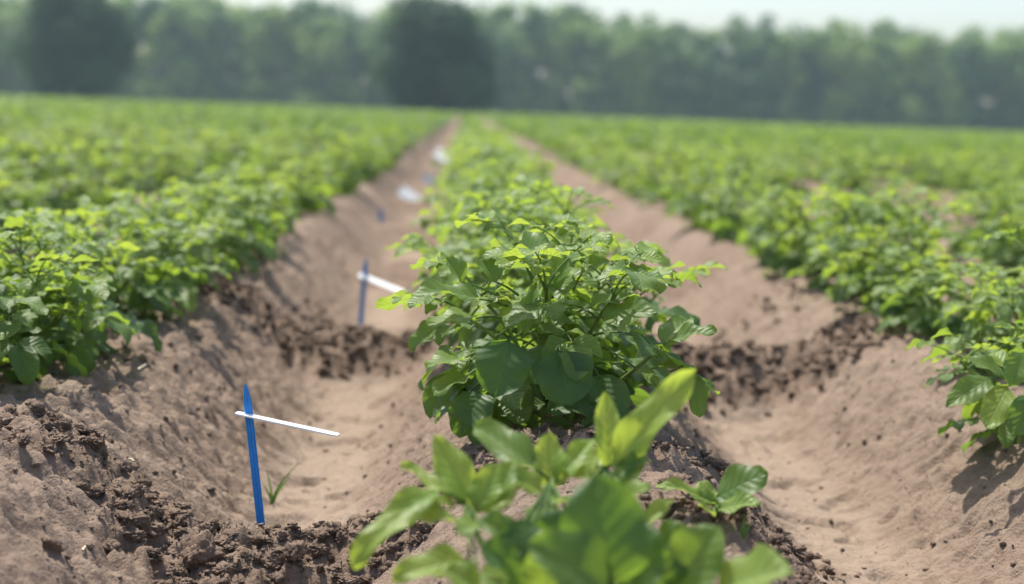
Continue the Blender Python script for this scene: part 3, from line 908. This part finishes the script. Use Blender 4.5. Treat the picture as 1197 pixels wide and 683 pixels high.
def ground_hit(px, py, Y0=2.6):
    Yg = Y0
    for _ in range(30):
        p = at(px, py, Yg); z = float(ground(np.array([p[0]]), np.array([Yg]))[0][0]); Yg = min(max(Yg + (p[2] - z) * 1.5, 1.4), 8)
    return np.array((p[0], Yg, z))
for (px, py, ln, lab) in [(153, 541, .010, 'pale straw chip on the left slope, the upper of the two nearest the stake'), (178, 583, .010, 'pale straw chip on the left slope just above the front dam'),
                          (166, 432, .026, 'pale straw stalk lying at the right foot of the left row'), (98, 645, .011, 'pale straw chip in the lower left corner of the dam'),
                          (28, 510, .010, 'pale straw chip at the far left of the slope')]:
    p = ground_hit(px, py)
    g = Geo(); a = cr.uniform(0, 3.1); d = np.array((math.cos(a), math.sin(a), .25))
    g.tube(np.array([d * ln * k for k in (-.5, -.2, .2, .5)]) + np.array([(0, 0, 0), (0, .001, .001), (.001, 0, .001), (0, 0, 0)]), .0022, .0016, 6)
    o = link('straw_chip', g.mesh('straw_chip', M_STRAW), None, p + np.array((0, 0, .004))); tag(o, lab, 'straw', 'bits of straw on the left slope')
def weed(px, py, hs, lab, Y0=2.6):
    p = ground_hit(px, py, Y0)
    t = thing('weed_seedling', p, lab, 'weed', 'grass weeds in the bare soil')
    for (dx, dy, h, w) in hs:
        g = Geo(); n = 8; tt = np.linspace(0, 1, n)
        c = np.stack([dx * tt ** 1.6, dy * tt ** 1.6, h * tt * (1 - .15 * tt) - .004], -1)
        ww = w * (1 - tt ** 2) + .0004
        sd = unit(np.array((1.0, -.5, 0)))
        V = np.stack([c - sd * ww[:, None], c + np.array((0, .0012, -.0005)), c + sd * ww[:, None]], 1)
        i = np.arange(n - 1)[:, None] * 3; j = np.arange(2)[None, :]
        g.add(V, np.stack([i + j, i + j + 1, i + 4 + j, i + 3 + j], -1).reshape(-1, 4))
        link('blade', g.mesh('blade', M_BLADE), t)
weed(318, 588, [(.030, .02, .055, .0042), (-.012, 0, .075, .0022), (.05, .03, .09, .0020), (-.02, .02, .04, .003)], 'tiny grass weed growing right of the sharp blue stake', 3.0)
weed(868, 632, [(.004, 0, .045, .0024), (.016, .01, .036, .0022), (-.012, .01, .030, .0022)], 'tiny grass weed below the sprout on the middle ridge', 2.0)

# ------------------------------------------------------------------ trees
def crown(r, clumps, nface, size, g, base=(0, 0, 0), tb=.5):
    """clumps: rows of (x, y, z, rx, rz); leaf sprays spread through the clumps' shells"""
    cl = np.array(clumps); w = cl[:, 3] ** 2 * cl[:, 4] ** .5; w = w / w.sum()
    k = r.choice(len(cl), nface, p=w)
    d = unit(r.normal(0, 1, (nface, 3)))
    rad = r.uniform(.25, 1.0, nface) ** .45
    rad = rad * (1 + .16 * r.normal(0, 1, nface))
    p = cl[k, :3] + d * rad[:, None] * np.stack([cl[k, 3], cl[k, 3], cl[k, 4]], -1)
    p[:, 2] = np.maximum(p[:, 2], .15)
    n = unit(d + r.normal(0, .6, (nface, 3)) + (0, 0, .5)); a = unit(np.cross(n, r.normal(0, 1, (nface, 3)))); b = np.cross(n, a)
    s = size * r.uniform(.6, 1.4, (nface, 1))
    V = np.stack([p - a * s, p - b * s * .6, p + a * s, p + b * s * .6], 1) + np.array(base)
    tc = r.uniform(-.4, .4, len(cl))
    t = np.clip(tb + tc[k] + r.normal(0, .15, nface), 0, 1)
    g.add(V, np.arange(nface * 4).reshape(-1, 4), None, np.repeat(t, 4))
def clumps_for(r, H, W, n, low=.12):
    out = []
    for i in range(n):
        h = r.uniform(low, .93); ring = W / 2 * (.95 - .55 * abs(h - .42) ** 1.3 / .42)
        a = r.uniform(0, 6.283); q = ring * r.uniform(.25, .8)
        rr = W * r.uniform(.13, .24)
        out.append((q * math.cos(a), q * math.sin(a), min(h * H, H - rr * .8), rr, rr * r.uniform(.75, 1.0)))
    return out
def trunk(g, r, H, r0, base=(0, 0, 0)):
    z = np.linspace(0, 1, 8); b = np.array(base)
    g.tube(np.stack([.25 * np.sin(z * 3), .2 * np.sin(z * 4), z * H * .8 - .3], -1) + b, r0, r0 * .25, 8)
    for i in range(6):
        f = .25 + .1 * i; a = r.uniform(0, 6.28); s = np.linspace(0, 1, 5)[:, None]
        g.tube(np.array((.2, .1, f * H * .8)) + b + s * np.array((math.cos(a) * H * .22, math.sin(a) * H * .22, H * .16)), r0 * .4, r0 * .1, 6)
def lone_tree(px, Y, H, W, seed, label, extra=()):
    r = np.random.default_rng(seed); p = at(px, 120, Y)
    t = thing('field_tree', (p[0], Y, 0), label, 'tree')
    g = Geo(); cl = clumps_for(r, H, W, 38) + list(extra)
    cl = [(a, b, c, d * .82, e * .82) for a, b, c, d, e in cl]
    crown(r, cl, 24000, .20, g, (0, 0, 0), .45)
    link('crown', g.mesh('crown', M_DARKTREE, False), t)
    g = Geo(); trunk(g, r, H, .35); link('trunk', g.mesh('trunk', M_BARK), t)
lone_tree(92, 150, 12.8, 11.8, 1, 'big dark round tree standing at the far left of the field edge')
lone_tree(513, 150, 10.3, 12.0, 2, 'big dark tree with a lopsided crown above the left furrow, at the field edge',
          [(-3.0, 0, 9.2, 2.2, 1.9), (-1.5, .5, 9.6, 1.9, 1.6), (-3.2, 0, 6.5, 2.0, 2.4), (3.6, 0, 5.2, 1.7, 2.0), (3.2, 0, 2.8, 2.0, 2.2)])
r = np.random.default_rng(44); g = Geo(); gt = Geo()
for i in range(150):
    row = i % 3
    X0 = -95 + (i // 3) * 4.2 + r.uniform(-1.4, 1.4); Y0 = 235 + row * 9 + r.uniform(-3, 3)
    H = (14.1 + row * .9) * r.uniform(.84, 1.07); W = r.uniform(6.5, 12); H *= 1 + .09 * float(gn(X0 / 16, 3.3, 5)) + .0002 * X0
    cl = clumps_for(r, H, W, 13, .08 if row == 0 else .3)
    cl += [(r.uniform(-3.5, 3.5), r.uniform(-1, 1), r.uniform(.3, 2.4), r.uniform(1.6, 2.6), r.uniform(1.3, 2.2)) for _ in range(6)]
    crown(r, cl, 4200 if row == 0 else 3000, .36, g, (X0, Y0, 0), r.uniform(.10, .95))
    trunk(gt, r, H, .25, (X0, Y0, 0))
Vw = np.concatenate(g.V); Fw = np.concatenate(g.F); Tw = np.concatenate(g.T)
Vt = np.concatenate(gt.V); Ft = np.concatenate(gt.F) + len(Vw)
me = mesh_np('woodland', np.concatenate([Vw, Vt]), np.concatenate([Fw, Ft]), [M_WOOD, M_BARK], False, None,
             {'tint': np.concatenate([Tw, np.zeros(len(Vt))])}, 4, np.concatenate([np.zeros(len(Fw)), np.ones(len(Ft))]))
tag(link('woodland', me), 'hazy green wood closing the field along the horizon', 'wood', kind='stuff')

# ------------------------------------------------------------------ hazy air
import bmesh
bm = bmesh.new(); bmesh.ops.create_cube(bm, size=1)
for v in bm.verts:
    v.co = Vector((v.co.x * 420, v.co.y * 410 + 135, v.co.z * 18.5 + 7.25))
me = bpy.data.meshes.new('haze'); bm.to_mesh(me); bm.free()
k = NT('haze_air'); v = k.n('ShaderNodeVolumePrincipled')
v.inputs['Color'].default_value = (0.64, 0.86, 0.94, 1); v.inputs['Density'].default_value = 0.0005
v.inputs['Anisotropy'].default_value = 0.25
k.l(v.outputs[0], k.out.inputs['Volume']); me.materials.append(k.m)
tag(link('haze', me), 'thin pale summer haze over the whole field', 'haze', kind='stuff')

# ------------------------------------------------------------------ light
SUN_EL = R(65); sd = Vector((-0.55, 0.83, 0)).normalized()
to_sun = Vector((sd.x * math.cos(SUN_EL), sd.y * math.cos(SUN_EL), math.sin(SUN_EL)))
sun = bpy.data.lights.new('sun', 'SUN'); sun.energy = 4.0; sun.angle = R(0.6); sun.color = (1.0, 0.95, 0.87)
so = bpy.data.objects.new('sun', sun); C.objects.link(so); so.rotation_euler = to_sun.to_track_quat('Z', 'Y').to_euler()
so.location = (0, 0, 30)
w = bpy.data.worlds.new('World'); scene.world = w; w.use_nodes = True
nt = w.node_tree; nt.nodes.clear()
sky = nt.nodes.new('ShaderNodeTexSky'); sky.sky_type = 'NISHITA'; sky.sun_disc = False
sky.sun_elevation = SUN_EL; sky.sun_rotation = math.atan2(to_sun.x, to_sun.y)
sky.air_density = 1.0; sky.dust_density = 2.6; sky.ozone_density = 2.5
bg = nt.nodes.new('ShaderNodeBackground'); bg.inputs[1].default_value = 0.15
wo = nt.nodes.new('ShaderNodeOutputWorld'); nt.links.new(sky.outputs[0], bg.inputs[0]); nt.links.new(bg.outputs[0], wo.inputs[0])

scene.view_settings.view_transform = 'Standard'; scene.view_settings.look = 'None'
scene.view_settings.exposure = 0.70; scene.view_settings.gamma = 1.0
scene.render.engine = 'CYCLES'
cy = scene.cycles
cy.use_denoising = True
cy.max_bounces = 8; cy.diffuse_bounces = 3; cy.transmission_bounces = 6; cy.volume_bounces = 1; cy.glossy_bounces = 2
cy.caustics_reflective = False; cy.caustics_refractive = False
cy.sample_clamp_indirect = 6
